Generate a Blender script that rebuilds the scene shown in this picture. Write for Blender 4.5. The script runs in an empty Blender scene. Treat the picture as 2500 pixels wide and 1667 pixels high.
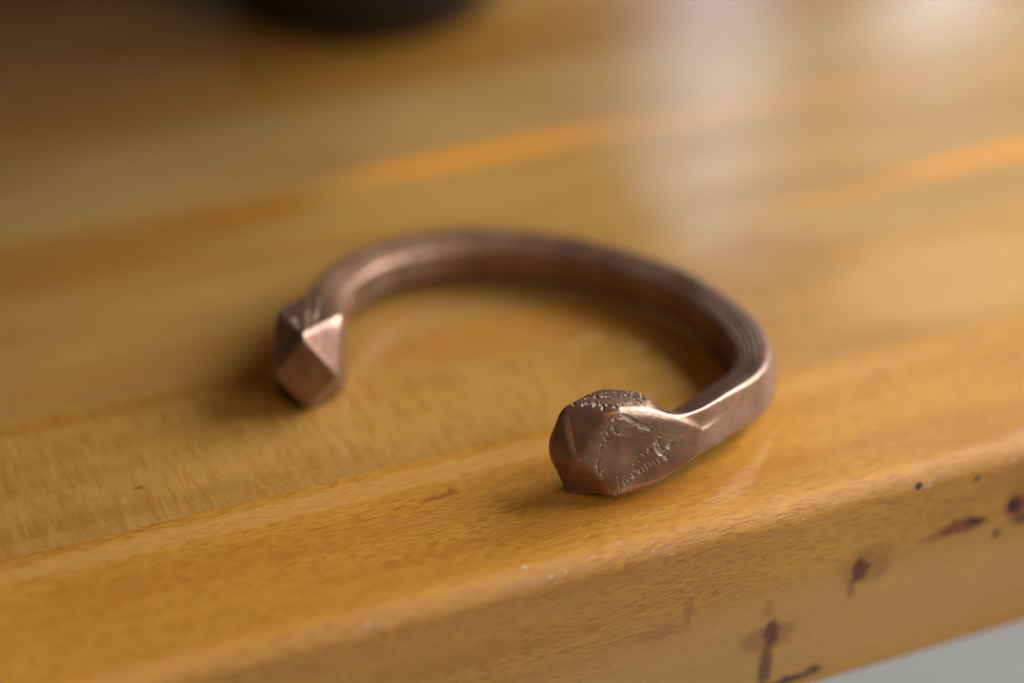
import bpy, math, random
import numpy as np
from mathutils import Vector, Matrix

random.seed(4)
rng = np.random.default_rng(11)
MM = 0.001
scene = bpy.context.scene
col = scene.collection

# ------------------------------------------------------------------ camera
# world axes: x runs along the planks, y away from the table's front edge, z up;
# the camera looks down 31 degrees, turned 23.5 degrees to the planks.
PITCH, AZ, DIST = math.radians(31.0), math.radians(23.5), 268.0
H = Vector((math.sin(AZ), math.cos(AZ), 0))          # horizontal "away"
R = Vector((math.cos(AZ), -math.sin(AZ), 0))         # horizontal "right"
FW = H * math.cos(PITCH) - Vector((0, 0, 1)) * math.sin(PITCH)
CAM = -DIST * FW
def cw(a, b, z=0.0):
    """right / away / up in mm -> world mm"""
    return R * a + H * b + Vector((0, 0, z))

cam_data = bpy.data.cameras.new('camera')
cam = bpy.data.objects.new('camera', cam_data)
col.objects.link(cam)
cam.location = CAM * MM
cam.rotation_euler = FW.to_track_quat('-Z', 'Y').to_euler()
cam_data.sensor_width = 36.0
cam_data.lens = 75.0
cam_data.clip_start = 0.01
cam_data.clip_end = 50.0
cam_data.dof.use_dof = True
focus_pt = cw(13.0, -34.0, 5.0)
cam_data.dof.focus_distance = (focus_pt - CAM).dot(FW) * MM
cam_data.dof.aperture_fstop = 5.4
cam_data.dof.aperture_blades = 0
scene.camera = cam

# ------------------------------------------------------------------ render / view
scene.render.engine = 'CYCLES'
scene.cycles.use_denoising = True
scene.cycles.max_bounces = 8
scene.view_settings.view_transform = 'Standard'
scene.view_settings.look = 'None'
scene.view_settings.gamma = 1.0
scene.view_settings.exposure = 0.0
scene.view_settings.use_curve_mapping = False

# ------------------------------------------------------------------ light of the room, with added fills
world = bpy.data.worlds.new('World')
scene.world = world
world.use_nodes = True
bg = world.node_tree.nodes['Background']
bg.inputs['Color'].default_value = (1.0, 0.93, 0.84, 1)
bg.inputs['Strength'].default_value = 0.05

def area(name, az, el, dist, w, h, power, color, aim=(2.0, -8.0, 0.0)):
    """window, lamp or added fill: azimuth from 'away' towards 'right', elevation, metres"""
    a, e = math.radians(az), math.radians(el)
    d = (H * math.cos(a) + R * math.sin(a)) * math.cos(e) + Vector((0, 0, math.sin(e)))
    l = bpy.data.lights.new(name, 'AREA')
    l.shape = 'RECTANGLE'; l.size = w; l.size_y = h
    l.energy = power; l.color = color
    o = bpy.data.objects.new(name, l)
    col.objects.link(o)
    o.location = cw(*aim) * MM + d * dist
    o.rotation_euler = (-d).to_track_quat('-Z', 'Y').to_euler()
    return o

area('window_light', 70, 34, 0.38, 0.33, 0.26, 2.6, (1.0, 0.97, 0.93))
area('window_pane_light', 6.5, 20.5, 2.0, 0.105, 0.56, 0.66, (0.72, 0.86, 1.0))
area('window_pane_light', 13.2, 18.6, 2.0, 0.11, 0.15, 0.30, (0.78, 0.88, 1.0))
area('right_sheen_fill', 22, 28, 2.0, 0.75, 0.7, 0.9, (0.86, 0.94, 1.0))  # added fill, a broad panel that lifts the sheen on the right
area('front_fill_light', 130, 25, 1.4, 0.8, 0.6, 7.0, (1.0, 0.97, 0.91))  # added fill from front right to brighten the table's front face
area('warm_lamp', 178, 52, 1.2, 0.03, 0.03, 1.5, (1.0, 0.46, 0.13))

# ------------------------------------------------------------------ node helpers
class NT:
    def __init__(self, name):
        self.m = bpy.data.materials.new(name)
        self.m.use_nodes = True
        self.t = self.m.node_tree
        self.t.nodes.clear()
        self.out = self.n('ShaderNodeOutputMaterial')
        self.b = self.n('ShaderNodeBsdfPrincipled')
        self.l(self.b.outputs[0], self.out.inputs['Surface'])
        tc = self.n('ShaderNodeTexCoord')
        self.mm = self.vmul(tc.outputs['Object'], (1000, 1000, 1000))
    def n(self, t, **kw):
        x = self.t.nodes.new(t)
        for k, v in kw.items(): setattr(x, k, v)
        return x
    def l(self, a, b): self.t.links.new(a, b)
    def put(self, s, v):
        if hasattr(v, 'is_output'): self.l(v, s)
        elif isinstance(v, (tuple, list)) and len(v) == 3 and s.type == 'RGBA': s.default_value = (*v, 1)
        else: s.default_value = v
    def vmul(self, v, s, add=None):
        x = self.n('ShaderNodeMapping'); self.l(v, x.inputs['Vector'])
        x.inputs['Scale'].default_value = s
        if add: x.inputs['Location'].default_value = add
        return x.outputs[0]
    def math(self, op, a, b=0.0, c=0.0, clamp=False):
        x = self.n('ShaderNodeMath', operation=op, use_clamp=clamp)
        for i, v in enumerate((a, b, c)): self.put(x.inputs[i], v)
        return x.outputs[0]
    def noise(self, v, scale=1.0, detail=3.0, rough=0.5, dist=0.0):
        x = self.n('ShaderNodeTexNoise')
        self.l(v, x.inputs['Vector'])
        x.inputs['Scale'].default_value = scale; x.inputs['Detail'].default_value = detail
        x.inputs['Roughness'].default_value = rough; x.inputs['Distortion'].default_value = dist
        return x.outputs['Fac']
    def ramp(self, f, a, b, lo=0.0, hi=1.0, smooth=True):
        x = self.n('ShaderNodeMapRange', interpolation_type='SMOOTHSTEP' if smooth else 'LINEAR')
        self.put(x.inputs[0], f)
        for i, v in zip((1, 2, 3, 4), (a, b, lo, hi)): x.inputs[i].default_value = v
        return x.outputs[0]
    def mix(self, f, a, b, mode='MIX'):
        x = self.n('ShaderNodeMix', data_type='RGBA', blend_type=mode)
        self.put(x.inputs[0], f); self.put(x.inputs[6], a); self.put(x.inputs[7], b)
        return x.outputs[2]
    def sep(self, v):
        x = self.n('ShaderNodeSeparateXYZ'); self.l(v, x.inputs[0]); return x.outputs
    def blob(self, v, p, rad, inner=0.45):
        """1 inside an ellipsoid at p with radii rad (mm), fading to 0"""
        x = self.n('ShaderNodeVectorMath', operation='SUBTRACT'); self.l(v, x.inputs[0]); x.inputs[1].default_value = p
        y = self.n('ShaderNodeVectorMath', operation='DIVIDE'); self.l(x.outputs[0], y.inputs[0]); y.inputs[1].default_value = rad
        z = self.n('ShaderNodeVectorMath', operation='LENGTH'); self.l(y.outputs[0], z.inputs[0])
        return self.ramp(z.outputs['Value'], inner, 1.0, 1.0, 0.0)
    def warp(self, v, scale, amt):
        x = self.n('ShaderNodeTexNoise'); self.l(v, x.inputs['Vector'])
        x.inputs['Scale'].default_value = scale; x.inputs['Detail'].default_value = 3
        s = self.n('ShaderNodeVectorMath', operation='SUBTRACT'); self.l(x.outputs['Color'], s.inputs[0]); s.inputs[1].default_value = (.5, .5, .5)
        k = self.n('ShaderNodeVectorMath', operation='MULTIPLY'); self.l(s.outputs[0], k.inputs[0]); k.inputs[1].default_value = amt
        a = self.n('ShaderNodeVectorMath', operation='ADD'); self.l(v, a.inputs[0]); self.l(k.outputs[0], a.inputs[1])
        return a.outputs[0]
    def bump(self, h, dist, strength=1.0, normal=None):
        x = self.n('ShaderNodeBump'); self.l(h, x.inputs['Height'])
        x.inputs['Distance'].default_value = dist; x.inputs['Strength'].default_value = strength
        if normal is not None: self.l(normal, x.inputs['Normal'])
        return x.outputs[0]

# ------------------------------------------------------------------ wood
def wood(name, base, seed=0, fleck=0.5, ray=0.0, marks=(), streak=0.5, front=False):
    """base: linear colour; fleck: short dark pores along the grain; ray: flecks across it;
    marks: (centre mm, radii mm, colour, weight) stains, knots and stripes of the wood itself"""
    t = NT(name)
    sh = (seed * 37.3, seed * 91.7, seed * 13.1)
    v = t.vmul(t.mm, (1, 1, 1), sh)
    v = t.warp(v, 0.03, (0, 2.5, 2.5))
    # growth bands along x
    band = t.noise(t.vmul(v, (0.012, 0.26, 0.26)), 1.0, 4, 0.55, 0.3)
    wide = t.noise(t.vmul(v, (0.02, 0.05, 0.05)), 1.0, 2, 0.5)
    fine = t.noise(t.vmul(v, (0.11, 2.4, 2.4)), 1.0, 3, 0.6)
    dark = tuple(c * k for c, k in zip(base, (0.66, 0.55, 0.42)))
    pale = tuple(min(1, c * k) for c, k in zip(base, (1.22, 1.26, 1.32)))
    c = t.mix(t.ramp(band, 0.34, 0.66), dark, base)
    c = t.mix(streak, base, c)
    c = t.mix(t.ramp(wide, 0.45, 0.72, 0, 0.65), c, pale)
    c = t.mix(t.ramp(fine, 0.30, 0.70, 0.22, 0.0), c, dark)
    # pores: short dashes along the grain
    p1 = t.noise(t.vmul(v, (0.65, 5.6, 5.6)), 1.0, 0.5, 0.5)
    pore = t.ramp(p1, 0.54, 0.60)
    patch = t.ramp(t.noise(t.vmul(v, (0.04, 0.16, 0.16)), 1.0, 2), 0.32, 0.62, 0.6, 1.0)
    pore = t.math('MULTIPLY', pore, patch)
    c = t.mix(t.math('MULTIPLY', pore, fleck), c, tuple(x * k for x, k in zip(base, (0.50, 0.36, 0.22))))
    p2 = t.ramp(t.noise(t.vmul(v, (0.5, 3.9, 3.9), (7, 3, 1)), 1.0, 1.5), 0.56, 0.70)
    c = t.mix(t.math('MULTIPLY', p2, fleck * 0.8), c, pale)
    hgt = t.math('MULTIPLY', pore, -1.0 * min(1, fleck + .2))
    if ray > 0:
        rv = t.warp(v, 0.35, (0.8, 0.8, 0))
        r1 = t.ramp(t.noise(t.vmul(rv, (1.5, 0.20, 0.2)), 1.0, 2.5, 0.6), 0.46, 0.66)
        r2 = t.ramp(t.noise(t.vmul(rv, (1.2, 0.16, 0.2), (5, 9, 2)), 1.0, 2.5, 0.6), 0.50, 0.68)
        c = t.mix(t.math('MULTIPLY', r1, ray), c, tuple(x * k for x, k in zip(base, (0.80, 0.60, 0.42))))
        c = t.mix(t.math('MULTIPLY', r2, ray * 0.8), c, pale)
        hgt = t.math('ADD', hgt, t.math('MULTIPLY', r2, ray * 0.6))
    wv = t.warp(t.warp(t.mm, 0.45, (1.8, 0.8, 1.2)), 1.3, (1.6, 0.5, 0.9))
    for p, rad, mc, wgt in marks:
        c = t.mix(t.math('MULTIPLY', t.blob(wv, p, rad), wgt), c, mc)
    rough = t.ramp(t.noise(t.vmul(t.mm, (0.05, 0.15, 0.15), sh), 1.0, 4), 0.3, 0.7, 0.12, 0.19)
    if front:
        # worn varnish: pale chips and scuffs gathered along the rounded edge
        s = t.sep(t.mm)
        dz = t.math('ADD', t.math('ABSOLUTE', t.math('ADD', s[1], 44.2)), t.math('ABSOLUTE', t.math('ADD', s[2], 0.9)))
        near = t.ramp(dz, 1.2, 4.2, 1.0, 0.0)
        wv2 = t.warp(t.mm, 0.9, (1.6, 1.6, 1.6))
        chip = t.ramp(t.noise(t.vmul(wv2, (0.55, 1.1, 1.1)), 1.0, 4, 0.62), 0.66, 0.70)
        chip = t.math('MULTIPLY', chip, near)
        c = t.mix(t.math('MULTIPLY', chip, 0.9), c, (0.74, 0.66, 0.58))
        scuff = t.math('MULTIPLY', t.ramp(t.noise(t.vmul(wv2, (0.10, 0.8, 0.8)), 1.0, 4, 0.6), 0.52, 0.68), near)
        c = t.mix(t.math('MULTIPLY', scuff, 0.45), c, (0.42, 0.22, 0.12))
        rough = t.math('ADD', rough, t.math('MULTIPLY', near, 0.42))
        rough = t.math('ADD', rough, t.math('MULTIPLY', chip, 0.2))
        hgt = t.math('ADD', hgt, t.math('MULTIPLY', chip, 2.0))
    # tiny dust specks in the varnish
    sp = t.n('ShaderNodeTexVoronoi'); t.l(t.mm, sp.inputs['Vector']); sp.inputs['Scale'].default_value = 0.22
    sd = t.ramp(sp.outputs['Distance'], 0.012, 0.03, 1.0, 0.0)
    c = t.mix(t.math('MULTIPLY', sd, 0.5), c, (0.62, 0.55, 0.50))
    t.put(t.b.inputs['Base Color'], c)
    t.put(t.b.inputs['Roughness'], rough)
    t.b.inputs['IOR'].default_value = 1.5
    n = t.bump(hgt, 0.00004, 0.5)
    n = t.bump(t.noise(t.vmul(t.mm, (0.06, 0.22, 0.22), sh), 1.0, 2), 0.0003, 0.12, n)
    t.put(t.b.inputs['Normal'], n)
    return t.m

def mesh_obj(name, verts, faces, mat, parent=None, smooth=False):
    me = bpy.data.meshes.new(name)
    me.from_pydata(verts, [], faces)
    me.update()
    if smooth: me.shade_smooth()
    me.materials.append(mat)
    o = bpy.data.objects.new(name, me)
    col.objects.link(o)
    if parent: o.parent = parent
    return o

THICK = 27.6
def plank(x0, x1, y0, y1, mat, parent, prof=None):
    c = 0.10; g = 0.02
    y0 += g; y1 -= g; x0 += g; x1 -= g
    if prof is None:
        prof = [(y0, -THICK), (y1, -THICK), (y1, -c), (y1 - c, 0), (y0 + c, 0), (y0, -c)]
    n = len(prof); xs = [x0, x0 + 0.12, x1 - 0.12, x1]; zd = [-0.12, 0, 0, -0.12]
    vs = []
    for x, d in zip(xs, zd):
        for y, z in prof:
            vs.append((x * MM, y * MM, (z + (d if z > -1 else 0)) * MM))
    fs = []
    for k in range(3):
        for i in range(n):
            j = (i + 1) % n
            fs.append((k * n + i, k * n + j, (k + 1) * n + j, (k + 1) * n + i))
    fs.append(tuple(range(n - 1, -1, -1))); fs.append(tuple(range(3 * n, 4 * n)))
    return mesh_obj('plank', vs, [tuple(reversed(f)) for f in fs], mat, parent)

table = bpy.data.objects.new('wooden_table', None); col.objects.link(table)
table['label'] = 'varnished golden wood table of glued planks with a worn rounded front edge'
table['category'] = 'table'

GOLD = (0.53, 0.265, 0.042)
TAN = (0.40, 0.235, 0.066)
PINK = (0.43, 0.240, 0.058)
BROWN = (0.34, 0.140, 0.022)
ORANGE = (0.74, 0.31, 0.028)
DK = (0.030, 0.008, 0.003)
RB = (0.20, 0.055, 0.012)
FY = -45.5
fm = [  # knots, nail holes, stains of the front edge (x, y, z mm)
    ((22, -46, -18), (60, 3, 10), (0.50, 0.30, 0.10), 0.6),
    ((24.0, FY, -11.2), (1.5, 2, 2.2), DK, 0.95), ((25.0, FY, -11.0), (5.0, 3, 3.6), RB, 0.40), ((23.2, FY, -13.6), (0.9, 2, 2.0), RB, 0.6),
    ((12.6, FY, -17.2), (1.6, 2, 2.6), DK, 0.92), ((12.1, FY, -21.8), (1.3, 2, 4.0), DK, 0.75), ((12.2, FY, -17.5), (5.0, 3, 2.6), RB, 0.5),
    ((12.0, FY, -13.5), (0.7, 2, 2.4), RB, 0.3),
    ((37.6, FY, -9.1), (5.0, 3, 1.4), RB, 0.97), ((39.6, FY, -9.0), (2.0, 3, 0.7), DK, 0.8), ((34.0, FY, -9.8), (3.6, 3, 0.9), RB, 0.4),
    ((45.2, FY, -8.4), (2.3, 3, 2.5), RB, 0.98), ((45.0, FY, -8.2), (1.5, 3, 1.5), DK, 0.95), ((47.5, FY, -10.6), (4.0, 3, 1.0), DK, 0.8),
    ((42.6, FY, -11.6), (0.9, 2, 0.9), DK, 0.75), ((46.0, FY, -4.0), (4.5, 3, 4.0), RB, 0.22),
    ((15.8, FY, -24.9), (4.2, 3, 0.75), DK, 0.9), ((19.0, FY, -24.4), (1.4, 3, 1.1), DK, 0.85), ((12.5, FY, -25.6), (4.0, 3, 1.1), RB, 0.7),
    ((-1.5, FY, -12.4), (4.2, 3, 1.4), RB, 0.32), ((1.6, FY, -10.4), (0.8, 3, 2.4), RB, 0.4),
    ((31.0, FY, -1.7), (0.6, 1.5, 0.5), (0.02, 0.018, 0.016), 1.0), ((38.9, FY, -2.6), (0.75, 1.5, 0.6), (0.02, 0.018, 0.016), 1.0),
    ((-20.9, -27.7, 0), (2.4, 0.5, 2), RB, 0.6), ((-19.0, -27.2, 0), (0.7, 1.3, 2), RB, 0.5),
    ((-30, -30.5, 0), (46, 3.0, 3), (0.42, 0.17, 0.03), 0.35), ((10, -37.5, 0), (60, 1.6, 3), (0.44, 0.17, 0.03), 0.45),
    ((-10, -43, 0), (80, 1.6, 3), ORANGE, 0.15),
    ((-20, -23.2, 0), (90, 2.4, 3), (0.62, 0.36, 0.12), 0.4),
]
arc = []
RO = 2.5
for i in range(0, 25):
    a = math.pi / 2 * i / 24
    arc.append((FY + RO - RO * math.sin(a), -RO + RO * math.cos(a)))
arc2 = []
RB2 = 1.6
for i in range(0, 9):
    a = math.pi / 2 * i / 8
    arc2.append((FY + RB2 - RB2 * math.cos(a), -THICK + RB2 - RB2 * math.sin(a)))
YB = [-19.9, 7.3]
fprof = [(YB[0] - 0.03, -THICK), (YB[0] - 0.03, -0.10), (YB[0] - 0.13, 0)] + arc + arc2
plank(-260, 215, FY, YB[0], wood('wood_front_plank', GOLD, 1, fleck=0.62, streak=0.45, marks=fm, front=True), table, fprof)

mats2 = wood('wood_rayed_plank', PINK, 2, fleck=0.15, ray=0.55, streak=0.45, marks=[
    ((14.2, -7.4, 0), (1.8, 0.8, 2), (0.60, 0.42, 0.26), 0.55), ((9.0, -3.5, 0), (3.0, 0.8, 2), (0.60, 0.42, 0.26), 0.35),
    ((-51.3, -12.6, 0), (1.3, 0.35, 2), DK, 0.5), ((-62, 4.6, 0), (50, 2.0, 2), BROWN, 0.5), ((60, -8, 0), (26, 14, 3), (0.60, 0.36, 0.13), 0.5),
    ((2, 2, 0), (22, 6, 3), (0.44, 0.18, 0.035), 0.45)])
plank(-260, 215, YB[0], YB[1], mats2, table)
m3 = wood('wood_stained_plank', TAN, 3, fleck=0.1, ray=0.15, streak=0.4, marks=[
    ((38.7, 10.6, 0), (9, 3.2, 2), BROWN, 0.7), ((46, 9, 0), (7, 1.6, 2), BROWN, 0.5),
    ((88, 20.6, 0), (26, 2.4, 2), ORANGE, 0.95), ((60, 18, 0), (26, 1.6, 2), ORANGE, 0.4), ((-40, 12, 0), (50, 5, 2), (0.40, 0.19, 0.05), 0.5)])
plank(-260, 215, 7.3, 29.0, m3, table)
m4a = wood('wood_striped_plank', TAN, 4, fleck=0.08, ray=0.1, streak=0.45, marks=[
    ((-22, 46.5, 0), (17, 4.5, 2), BROWN, 0.9), ((-58, 43, 0), (48, 10, 2), (0.33, 0.150, 0.026), 0.8),
    ((18, 50.8, 0), (30, 3.0, 2), ORANGE, 1.0), ((60, 50.6, 0), (60, 2.0, 2), (0.56, 0.23, 0.045), 0.8), ((-30, 34, 0), (50, 3, 2), (0.40, 0.18, 0.04), 0.4)])
plank(-260, 215, 29.0, 53.0, m4a, table)
# planks further back, in staggered lengths
tones = [(0.36, 0.225, 0.080), (0.30, 0.150, 0.030), (0.38, 0.215, 0.062), (0.33, 0.165, 0.038), (0.40, 0.23, 0.070), (0.34, 0.185, 0.050)]
back = [wood('wood_back_plank', t_, 6 + i, fleck=0.08, ray=0.12 * (i % 2), streak=0.5) for i, t_ in enumerate(tones)]
y = 53.0; k = 0
while y < 255:
    w = (25.0, 22.5, 27.0, 24.0)[k % 4]
    cut = -260 + (k * 173) % 340 + 80
    plank(-260, cut, y, y + w, back[(k * 2 + 3) % 6], table)
    plank(cut, 215, y, y + w, back[k % 6], table)
    y += w; k += 1

# ------------------------------------------------------------------ floor below the table
tf = NT('floor_grey')
cf = tf.noise(tf.vmul(tf.mm, (0.004, 0.004, 0.004)), 1.0, 3)
tf.put(tf.b.inputs['Base Color'], tf.mix(cf, (0.78, 0.79, 0.80), (0.84, 0.85, 0.86)))
tf.b.inputs['Roughness'].default_value = 0.5
FZ = -0.43
floor = mesh_obj('floor', [(-6, -6, FZ), (6, -6, FZ), (6, 6, FZ), (-6, 6, FZ)], [(0, 1, 2, 3)], tf.m)
floor['kind'] = 'structure'

# ------------------------------------------------------------------ copper bracelet
def catmull(P, per=40):
    P = np.array(P, float); out = []
    Q = np.vstack([2 * P[0] - P[1], P, 2 * P[-1] - P[-2]])
    for i in range(1, len(Q) - 2):
        p0, p1, p2, p3 = Q[i - 1:i + 3]
        for s in np.linspace(0, 1, per, endpoint=False):
            out.append(0.5 * (2 * p1 + (p2 - p0) * s + (2 * p0 - 5 * p1 + 4 * p2 - p3) * s * s + (3 * p1 - p0 - 3 * p2 + p3) * s ** 3))
    out.append(P[-1]); return np.array(out)

AF, AL, B_ = 3.5, 4.1, 5.45           # head half width / half height
ROLL_F = math.radians(11)     # the near head leans back on its axis
CE, CN = 4.9, 7.4            # girdle to end face / to neck
f_c, f_d = np.array((11.0, -31.4)), np.array((math.cos(math.radians(16)), math.sin(math.radians(16))))
l_c, l_d = np.array((-24.0, -11.8)), np.array((0.06, 0.998))
ZH, ZB = 5.5, 3.6
ctrl = [(*(f_c - f_d * 7), ZH), (*f_c, ZH), (*(f_c + f_d * 7.5), 5.0), (23.7, -23.4, 4.4), (27.7, -18.2, 3.9), (29.1, -12.3, 3.6), (27.9, -6.2, ZB),
        (24.2, 0.6, ZB), (18.2, 7.3, ZB), (7.0, 13.7, ZB), (-4.3, 15.8, ZB), (-12.8, 14.0, 3.7), (-18.6, 9.4, 4.1), (-22.3, 2.4, 4.8),
        (*(l_c + l_d * 7.5), 5.2), (*l_c, ZH), (*(l_c - l_d * 7), ZH)]
path = catmull(ctrl, 60)
def resample(p, step):
    d = np.r_[0, np.cumsum(np.linalg.norm(np.diff(p, axis=0), axis=1))]
    s = np.arange(0, d[-1], step)
    return np.stack([np.interp(s, d, p[:, i]) for i in range(3)], 1)
path = resample(path, 0.1)
ker = np.exp(-np.linspace(-2.5, 2.5, 61) ** 2 / 2); ker /= ker.sum()   # smooth over 6 mm
pad = np.vstack([path[0] + (path[0] - path[1]) * np.arange(30, 0, -1)[:, None], path, path[-1] + (path[-1] - path[-2]) * np.arange(1, 31)[:, None]])
path = np.stack([np.convolve(pad[:, i], ker, 'valid') for i in range(3)], 1)
arcl = np.r_[0, np.cumsum(np.linalg.norm(np.diff(path, axis=0), axis=1))]
s_front = arcl[np.argmin(np.linalg.norm(path[:, :2] - f_c, axis=1))]
s_left = arcl[np.argmin(np.linalg.norm(path[:, :2] - l_c, axis=1))]
S0, S1 = s_front - CE, s_left + CE

def lumps(p, freq, n=10, seed=0):
    """smooth pseudo-noise in [-1, 1], p (...,3) mm"""
    g = np.random.default_rng(seed); v = 0
    for _ in range(n):
        d = g.normal(size=3); d *= freq * g.uniform(0.6, 1.5) / np.linalg.norm(d)
        v = v + np.sin(p @ d + g.uniform(0, 6.28))
    return v / n ** 0.5 / 1.2

def softmin(rs, p):
    return sum(r ** -p for r in rs) ** (-1.0 / p)

def seg_mask(x, y, strokes):
    m = np.zeros_like(x)
    for pts, w in strokes:
        for (x0, y0), (x1, y1) in zip(pts[:-1], pts[1:]):
            dx, dy = x1 - x0, y1 - y0; L2 = dx * dx + dy * dy + 1e-9
            t = np.clip(((x - x0) * dx + (y - y0) * dy) / L2, 0, 1)
            d2 = (x - x0 - t * dx) ** 2 + (y - y0 - t * dy) ** 2
            m = np.maximum(m, np.exp(-(d2 / (w * w)) ** 1.5))
    return m

# punched and scratched marks on the outer facet, drawn along the facet (s) and up it (v), mm
def zm(X, Y):
    s = (X - 800) / 72.2
    return (s, (750 - Y - 11.5 * s) / 61.4)
raw = [([(745, 545), (760, 590), (800, 600), (835, 575)], .10), ([(735, 560), (748, 500), (780, 470)], .09),
       ([(800, 470), (860, 478), (900, 500)], .24), ([(905, 505), (960, 528)], .26), ([(970, 535), (1055, 552)], .20), ([(1055, 552), (1075, 515)], .07),
       ([(660, 600), (690, 585), (705, 610)], .09), ([(640, 650), (665, 625), (690, 650)], .09), ([(650, 680), (672, 670)], .08), ([(632, 730), (645, 700)], .07),
       ([(625, 790), (600, 830), (605, 885), (640, 915), (655, 900)], .11), ([(655, 875), (685, 860)], .06),
       ([(1135, 605), (1105, 650), (1120, 700), (1170, 745)], .22), ([(1215, 650), (1180, 690), (1165, 740)], .19), ([(1120, 640), (1150, 700)], .12),
       ([(780, 915), (800, 1000), (812, 1080)], .10), ([(740, 1040), (775, 1050), (790, 1015)], .06),
       ([(1040, 690), (1065, 715)], .10), ([(1065, 690), (1050, 725)], .08), ([(1000, 735), (1030, 745)], .08), ([(970, 780), (985, 795)], .07),
       ([(925, 825), (945, 810), (940, 850)], .06), ([(1180, 735), (1190, 760)], .08)]
g2 = np.random.default_rng(5)
for q in np.linspace(0, 1, 13):       # lower row of little ticks
    X, Y = 850 + q * 330, 965 - q * 235
    a = g2.uniform(-14, 14)
    raw.append(([(X - 9 + a * .3, Y - 14), (X + 6, Y + a), (X + 12, Y + 12)], g2.uniform(.06, .11)))
for X, Y in ((900, 925), (925, 905), (960, 890), (985, 865)):
    raw.append(([(X - 12, Y - 12), (X + 10, Y + 14)], .10)); raw.append(([(X + 10, Y - 10), (X - 6, Y + 16)], .08))
OUTER = [([zm(*p) for p in pts], w * 1.0) for pts, w in raw]
TOP = []
for (sa, ua), (sb, ub), n in (((-3.9, 0.2), (-0.4, 2.7), 8), ((-2.6, -1.2), (4.6, -1.0), 13), ((-3.2, -0.5), (3.5, 0.3), 9), ((0.4, 2.3), (4.6, 0.4), 5)):
    for q in np.linspace(0, 1, n):
        s, u = sa + (sb - sa) * q + g2.normal() * .1, ua + (ub - ua) * q + g2.normal() * .1
        a = g2.uniform(-.5, 1.6); L = g2.uniform(.18, .42)
        TOP.append(([(s - L * math.cos(a), u - L * math.sin(a)), (s + L * math.cos(a), u + L * math.sin(a))], g2.uniform(.09, .17)))

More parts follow.
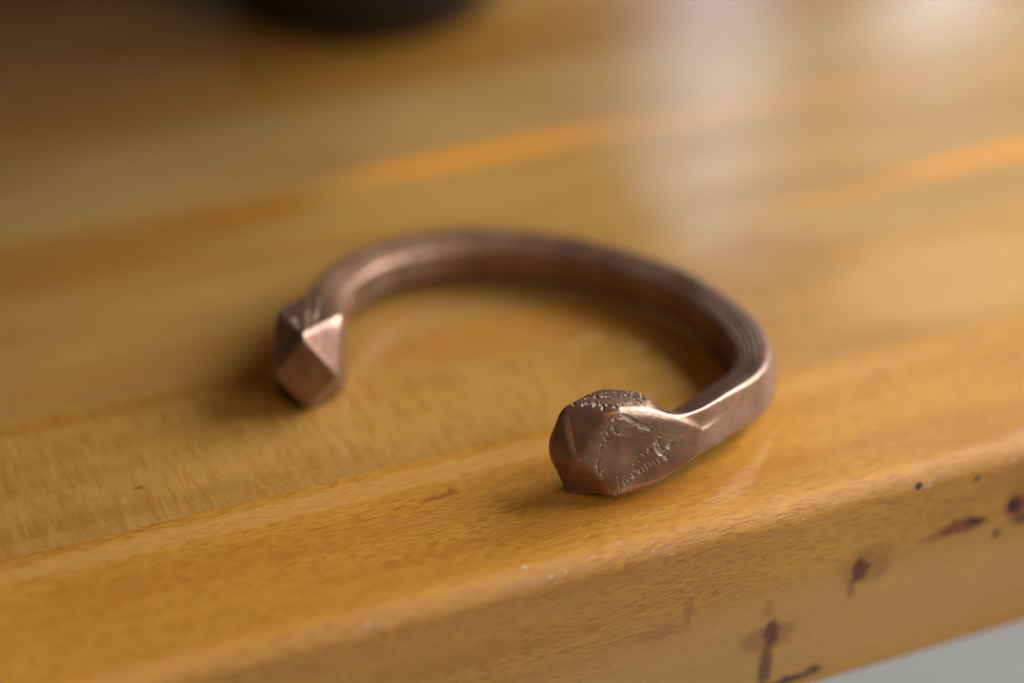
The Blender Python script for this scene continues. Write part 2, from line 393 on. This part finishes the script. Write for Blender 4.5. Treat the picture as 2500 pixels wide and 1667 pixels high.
def tube(sv, phi, seed):
    """the forged bar at arc lengths sv and section angles phi -> points, engraving and polish masks"""
    P = np.stack([np.interp(sv, arcl, path[:, i]) for i in range(3)], 1)
    e = 0.4
    T = np.stack([np.interp(sv + e, arcl, path[:, i], right=None) - np.interp(sv - e, arcl, path[:, i]) for i in range(3)], 1)
    T /= np.linalg.norm(T, axis=1)[:, None]
    N = np.stack([T[:, 1], -T[:, 0], 0 * T[:, 0]], 1); N /= np.linalg.norm(N, axis=1)[:, None]   # outward (counter-clockwise walk)
    Bv = np.cross(N, T); Bv *= np.sign(Bv[:, 2:3])
    roll = ROLL_F * np.clip(1 - (sv - S0 - 9) / 20, 0, 1) ** 1.5
    roll = np.where(sv < S0 + 9, ROLL_F, roll)[:, None]
    N, Bv = N * np.cos(roll) + Bv * np.sin(roll), Bv * np.cos(roll) - N * np.sin(roll)
    cph, sph = np.cos(phi)[None], np.sin(phi)[None]
    ac, as_ = np.abs(cph) + 1e-6, np.abs(sph) + 1e-6
    d = np.minimum(sv - S0, S1 - sv)                     # mm from the nearer end face
    z = np.where(d < CE, (CE - d) / CE, (d - CE) / CN)   # 0 at the girdle, 1 at end face / neck
    A_ = np.where(sv - S0 < S1 - sv, AF, AL)[:, None]
    sn = np.maximum(d - CE, 0)[:, None]                  # mm from the girdle towards the band
    q = (2.0 - np.where(d < CE, z, 0))[:, None]
    endcut = q / (ac / A_ + as_ / B_)
    sne = np.where(sph > 0, np.minimum(sn, 5.6), sn)
    neckcut = np.maximum(1.39 - sne / 15.0, 0.2) / (0.39 * ac / A_ + as_ / B_)
    slope = np.maximum(B_ - np.maximum(sn - 3.6, 0) * 0.80, 0.8) / as_
    side = np.maximum(A_ - sn * 0.15, 1.0) / ac
    dn = (d < CE)[:, None]
    wb = np.clip(0.5 + (d - CE) / 2.4, 0, 1)[:, None]; wb = wb * wb * (3 - 2 * wb)
    cut = endcut * (1 - wb) + neckcut * wb
    head = softmin([side, np.where(dn, B_ / as_, slope), cut], 13)
    # band: flat outer and inner faces, soft corners, sloping upper inner facet
    k = np.where(sv - S0 < S1 - sv, np.clip((d - 15) / 22, 0, 1), 1.0)[:, None]
    hw, hh = 2.65, 3.5
    chU = np.cos(phi - math.radians(112))[None]; chO = np.cos(phi[None] - np.radians(11 + 15 * k))
    chL = np.abs(np.cos(phi + math.radians(50)))[None] ; chK = np.abs(np.cos(phi + math.radians(130)))[None]
    big = 1e3
    fU = np.where(chU > .05, (2.5 + 0.45 * k) / np.maximum(chU, .05), big)
    fO = np.where(chO > .05, (2.66 + 0.14 * k) / np.maximum(chO, .05), big)
    cl = np.cos(phi + math.radians(50))[None]; fL = np.where(cl > .05, 3.1 / np.maximum(cl, .05), big)
    ck = np.cos(phi + math.radians(130))[None]; fK = np.where(ck > .05, 3.1 / np.maximum(ck, .05), big)
    band = softmin([hw / ac + 0 * k, hh / as_ + 0 * k, fU, fO, fL + 0 * k, fK + 0 * k], 18 - 8 * k)
    band = np.where(dn, 0.05, band)
    kk = 0.05 + 1.75 * np.clip(sn / 4.5, 0, 1) ** 1.5; hmix = np.maximum(kk - np.abs(head - band), 0) / kk
    r = np.maximum(head, band) + hmix * hmix * kk * 0.25
    # continuous across the girdle: the head dominates there
    # hammered unevenness
    U = r * cph; V = r * sph
    pts = P[:, None] + U[..., None] * N[:, None] + V[..., None] * Bv[:, None]
    r = r * (1 + 0.012 * lumps(pts, 0.55, 12, 1) + 0.006 * lumps(pts, 1.6, 14, 2) + 0.0016 * lumps(pts, 5.0, 14, 3))
    # long tool scratches over the top of the band on its right side
    wd = np.exp(-((sv - (s_front + 34)) / 9.0) ** 2)[:, None]
    gro = np.zeros_like(r)
    for pc, wdt in ((82, 2.6), (96, 2.0), (106, 3.2), (119, 2.2), (70, 1.6)):
        off = 4 * np.sin(sv * .21 + pc)[:, None]
        gro = np.maximum(gro, np.exp(-((np.degrees(phi)[None] - pc - off) / wdt) ** 2))
    gro = gro * wd
    r = r - 0.16 * gro
    dirt = np.zeros_like(r)
    for sc_, sgn, outer in ((s_front, 1, True), (s_left, -1, False)):
        sl = (sv - sc_) * sgn
        near = np.abs(sl) < 10
        if not near.any(): continue
        SL = np.broadcast_to(sl[:, None], r.shape); U = r * cph; V = r * sph
        m = np.zeros_like(r)
        top = (V > 0.80 * B_) & near[:, None]
        if top.any(): m[top] = seg_mask(SL[top], U[top], TOP)
        if outer:
            o = (U > 0.55 * AF) & (np.abs(V) < B_ * .97) & near[:, None]
            if o.any(): m[o] = np.maximum(m[o], seg_mask(SL[o], V[o], OUTER))
        dirt = np.maximum(dirt, m)
    pts = P[:, None] + (r * cph)[..., None] * N[:, None] + (r * sph)[..., None] * Bv[:, None]
    rr = 0.5 + 0.6 * lumps(pts, 8.0, 18, 7) + 0.3 * lumps(pts, 17.0, 18, 8)
    dirt = dirt * np.clip(0.12 + 1.25 * rr, 0, 1.1)
    r = r - 0.26 * np.clip(dirt, 0, 1)
    # raised burr round each mark
    pts = P[:, None] + (r * cph)[..., None] * N[:, None] + (r * sph)[..., None] * Bv[:, None]
    return P, T, pts, np.clip(dirt + 0.55 * gro, 0, 1), (d, N, Bv)

origin = np.array(cw(2.0, -9.0, 0.0)) 
Mx = np.array([[R.x, H.x, 0], [R.y, H.y, 0], [0, 0, 1.0]])
def to_local(p):                                     # camera-aligned mm -> metres in the bracelet's frame
    return (p @ Mx.T - origin) * MM

def grid_part(name, pts, dirt, mat, parent, cap=None, ncap=0):
    n, m = pts.shape[:2]
    # convexity of the surface over about half a millimetre, for polished ridges
    def curv(k1, k2):
        up_ = np.roll(pts, k2, 1); dn = np.roll(pts, -k2, 1)
        a = np.vstack([pts[:1].repeat(k1, 0), pts[:-k1]]); b = np.vstack([pts[k1:], pts[-1:].repeat(k1, 0)])
        return pts - (up_ + dn) / 2, pts - (a + b) / 2
    c1, c2 = curv(max(1, n // 60), max(2, m // 60))
    cen = pts.mean(1, keepdims=True); out = pts - cen; out /= np.linalg.norm(out, axis=2, keepdims=True)
    edge = (c1 * out).sum(2)
    if ncap: edge[-ncap:] *= 0.1
    V = [to_local(pts.reshape(-1, 3))]
    att = [dirt.reshape(-1)]; ed = [edge.reshape(-1)]
    i, j = np.meshgrid(np.arange(n - 1), np.arange(m), indexing='ij'); jn = (j + 1) % m
    F = np.stack([i * m + j, i * m + jn, (i + 1) * m + jn, (i + 1) * m + j], -1).reshape(-1, 4)
    if cap is not None:
        V.append(to_local(cap[None])); att.append([0.0]); ed.append([0.0])
    V = np.vstack(V); att = np.concatenate(att); ed = np.concatenate(ed)
    me = bpy.data.meshes.new(name)
    faces = F.tolist()
    if cap is not None:
        ci = len(V) - 1
        faces += [((n - 1) * m + a, (n - 1) * m + (a + 1) % m, ci) for a in range(m)]
    me.from_pydata(V.tolist(), [], faces); me.update()
    me.shade_smooth()
    for nm, d_ in (('dirt', att), ('edge', ed)):
        a = me.attributes.new(nm, 'FLOAT', 'POINT'); a.data.foreach_set('value', np.asarray(d_, np.float32))
    me.materials.append(mat)
    o = bpy.data.objects.new(name, me); col.objects.link(o); o.parent = parent
    return o

# copper, browned by age
t = NT('aged_copper')
dirt = t.n('ShaderNodeAttribute', attribute_name='dirt').outputs['Fac']
edge = t.n('ShaderNodeAttribute', attribute_name='edge').outputs['Fac']
n1 = t.noise(t.mm, 0.22, 4, 0.6); n2 = t.noise(t.mm, 0.7, 6, 0.7, 0.6); n3 = t.noise(t.mm, 3.2, 4, 0.6)
c = t.mix(t.ramp(n1, 0.35, 0.65), (0.300, 0.178, 0.120), (0.205, 0.112, 0.068))
c = t.mix(t.ramp(n2, 0.52, 0.72, 0, 0.85), c, (0.42, 0.160, 0.078))
c = t.mix(t.ramp(t.noise(t.vmul(t.mm, (1, 1, 1), (21, 6, 13)), 0.45, 5, 0.65, 0.5), 0.54, 0.70, 0, 0.6), c, (0.24, 0.115, 0.115))
c = t.mix(t.ramp(t.noise(t.vmul(t.mm, (1, 1, 1), (9, 4, 2)), 0.5, 5, 0.6), 0.56, 0.74, 0, 0.55), c, (0.20, 0.16, 0.13))
c = t.mix(t.ramp(n3, 0.60, 0.75, 0, 0.45), c, (0.10, 0.07, 0.055))
c = t.mix(t.ramp(t.noise(t.vmul(t.mm, (1, 1, 1), (3, 8, 5)), 0.9, 4, 0.55), 0.66, 0.71, 0, 0.8), c, (0.10, 0.11, 0.11))
pol = t.ramp(edge, 0.03, 0.12)
pol = t.math('MULTIPLY', pol, t.ramp(t.noise(t.mm, 1.3, 3), 0.3, 0.6, 0.55, 1.0))
c = t.mix(t.math('MULTIPLY', pol, 0.75), c, (0.52, 0.34, 0.26))
pale = t.mix(t.noise(t.mm, 7.0, 2), (0.18, 0.14, 0.10), (0.60, 0.53, 0.41))
dm = t.ramp(dirt, 0.20, 0.5)
c = t.mix(dm, c, pale)
t.put(t.b.inputs['Base Color'], c)
met = t.math('SUBTRACT', 0.80, t.math('MULTIPLY', dm, 0.85), clamp=True)
t.put(t.b.inputs['Metallic'], met)
ro = t.ramp(n2, 0.3, 0.7, 0.46, 0.60)
ro = t.math('SUBTRACT', ro, t.math('MULTIPLY', pol, 0.22))
ro = t.math('ADD', ro, t.math('MULTIPLY', dm, 0.35))
t.put(t.b.inputs['Roughness'], ro)
t.b.inputs['Coat Weight'].default_value = 0.42; t.b.inputs['Coat Roughness'].default_value = 0.22
nb = t.bump(t.noise(t.mm, 5.0, 4, 0.6), 0.00007, 0.5)
nb = t.bump(t.noise(t.mm, 1.4, 3, 0.5), 0.00012, 0.3, nb)
t.put(t.b.inputs['Normal'], nb)
copper = t.m

brace = bpy.data.objects.new('bracelet', None); col.objects.link(brace)
brace.location = Vector(origin.tolist()) * MM
brace['label'] = 'browned copper open cuff bracelet with faceted engraved ends lying on the table'
brace['category'] = 'bracelet'

NB = 13.5                                            # length of each end that is built as a terminal
def terminal(front):
    dd = np.arange(0.0, NB + 1e-6, NB / 210)
    m = 600
    phi = np.linspace(0, 2 * np.pi, m, endpoint=False)
    sv = (S0 + dd) if front else (S1 - dd)
    P, T, pts, dirt, (d, N, Bv) = tube(sv, phi, 0)
    # domed end: shrink the last section onto the axis
    end_c = P[0]; tdir = -T[0] if front else T[0]
    ring0 = pts[0] - end_c
    caps, cd = [], []
    BULGE = 2.3 if front else 0.9
    ae = AF if front else AL
    Nn, Bn = N[0], Bv[0]
    ru, rv = ring0 @ Nn, ring0 @ Bn
    el = np.stack([np.cos(phi) * ae * .72, np.sin(phi) * B_ * .72], 1)
    for w in np.r_[0.995, 0.985, np.linspace(0.965, 0.0, 44)[:-1]]:
        k_ = np.clip((1 - w) * 2.2, 0, 1) ** 1.2
        uu = (ru * (1 - k_) + el[:, 0] * k_) * w; vv = (rv * (1 - k_) + el[:, 1] * k_) * w
        b = 0.45 * (1 - np.clip((w - 0.86) / 0.14, 0, 1) ** 2) + (BULGE - 0.45) * (1 - w ** 1.7)
        pc = end_c + uu[:, None] * Nn + vv[:, None] * Bn + tdir * b
        pc = pc + tdir * (0.09 * lumps(pc, 0.8, 10, 4) + 0.02 * lumps(pc, 2.5, 10, 5))[:, None] * (1 - w) ** .5
        caps.append(pc); cd.append(np.zeros(m))
    tip = caps[-1].mean(0)
    allp = np.concatenate([pts[::-1], np.array(caps)]); alld = np.concatenate([dirt[::-1], np.array(cd)])
    if not front: pass
    o = grid_part('terminal', allp, alld, copper, brace, tip, len(caps))
    return o
tf_ = terminal(True)
tl_ = terminal(False)
phi = np.linspace(0, 2 * np.pi, 300, endpoint=False)
svb = np.linspace(S0 + NB, S1 - NB, 460)
P, T, pts, dirt, _ = tube(svb, phi, 0)
grid_part('band', pts, dirt, copper, brace)
tf_['label'] = 'faceted end with pale punched marks on its outer facet'
tl_['label'] = 'faceted end with a bright triangular facet'
# consistent outward normals
import bmesh
for o in brace.children:
    bm = bmesh.new(); bm.from_mesh(o.data)
    bmesh.ops.recalc_face_normals(bm, faces=bm.faces[:])
    bm.to_mesh(o.data); bm.free()
zmin = min(v.co.z for o in brace.children for v in o.data.vertices)
brace.location.z = -zmin + 0.00002

# ------------------------------------------------------------------ dark vessel at the back of the table
def lathe(name, prof, mat, parent=None, seg=96):
    vs, fs = [], []
    n = len(prof)
    for i in range(seg):
        a = 2 * math.pi * i / seg
        for r_, z_ in prof: vs.append((r_ * math.cos(a) * MM, r_ * math.sin(a) * MM, z_ * MM))
    for i in range(seg):
        j = (i + 1) % seg
        for k in range(n - 1):
            fs.append((i * n + k, j * n + k, j * n + k + 1, i * n + k + 1))
    return mesh_obj(name, vs, fs, mat, parent, smooth=True)
tb = NT('black_glaze')
tb.put(tb.b.inputs['Base Color'], tb.mix(tb.noise(tb.mm, 0.2, 3), (0.004, 0.0035, 0.003), (0.008, 0.007, 0.006)))
tb.b.inputs['Roughness'].default_value = 0.55
pot = bpy.data.objects.new('black_bowl', None); col.objects.link(pot)
p = cw(-24.5, 114.5); pot.location = (p.x * MM, p.y * MM, 0.0)
pot['label'] = 'black bowl with an added shade-casting flare standing on the planks behind the bracelet'
pot['category'] = 'bowl'
prof = [(0.01, 0.0), (14, 0.0), (19, 0.4), (22, 2), (24.5, 5), (26.5, 9)]
for i in range(1, 15):
    k_ = i / 14
    prof.append((26.5 + 55 * k_ ** 1.25, 9 + 78 * k_))  # unseen flare, widened to cast shade over the far-left planks
prof += [(82.5, 89), (82, 91), (79.5, 90.5)] + [(79 - 57 * q, 89 - 82 * q ** 0.8) for q in (0.1, 0.3, 0.5, 0.7, 0.9, 1.0)] + [(0.01, 6.5)]
lathe('wall', prof, tb.m, pot)

# ------------------------------------------------------------------ white sheet on the floor under the table's front
tw = NT('white_paper')
tw.put(tw.b.inputs['Base Color'], tw.mix(tw.noise(tw.mm, 0.02, 3), (0.93, 0.93, 0.94), (0.95, 0.95, 0.96)))
tw.b.inputs['Roughness'].default_value = 0.7

mat_v = []
e_ = Vector((14, -18, 0)).normalized(); n_ = Vector((18, 14, 0)).normalized(); o_ = Vector((352, 331, FZ * 1000 + 0.3))
for z_ in (0, 4):
    for a_, b_ in ((-160, 0), (160, 0), (160, 240), (-160, 240)):
        q_ = (o_ + e_ * a_ + n_ * b_ + Vector((0, 0, z_))) * MM; mat_v.append(tuple(q_))
mat_o = mesh_obj('floor_mat', mat_v, [(3, 2, 1, 0), (4, 5, 6, 7), (0, 1, 5, 4), (1, 2, 6, 5), (2, 3, 7, 6), (3, 0, 4, 7)], tw.m)
mat_o['label'] = 'flat white mat lying on the grey floor below the table'
mat_o['category'] = 'mat'
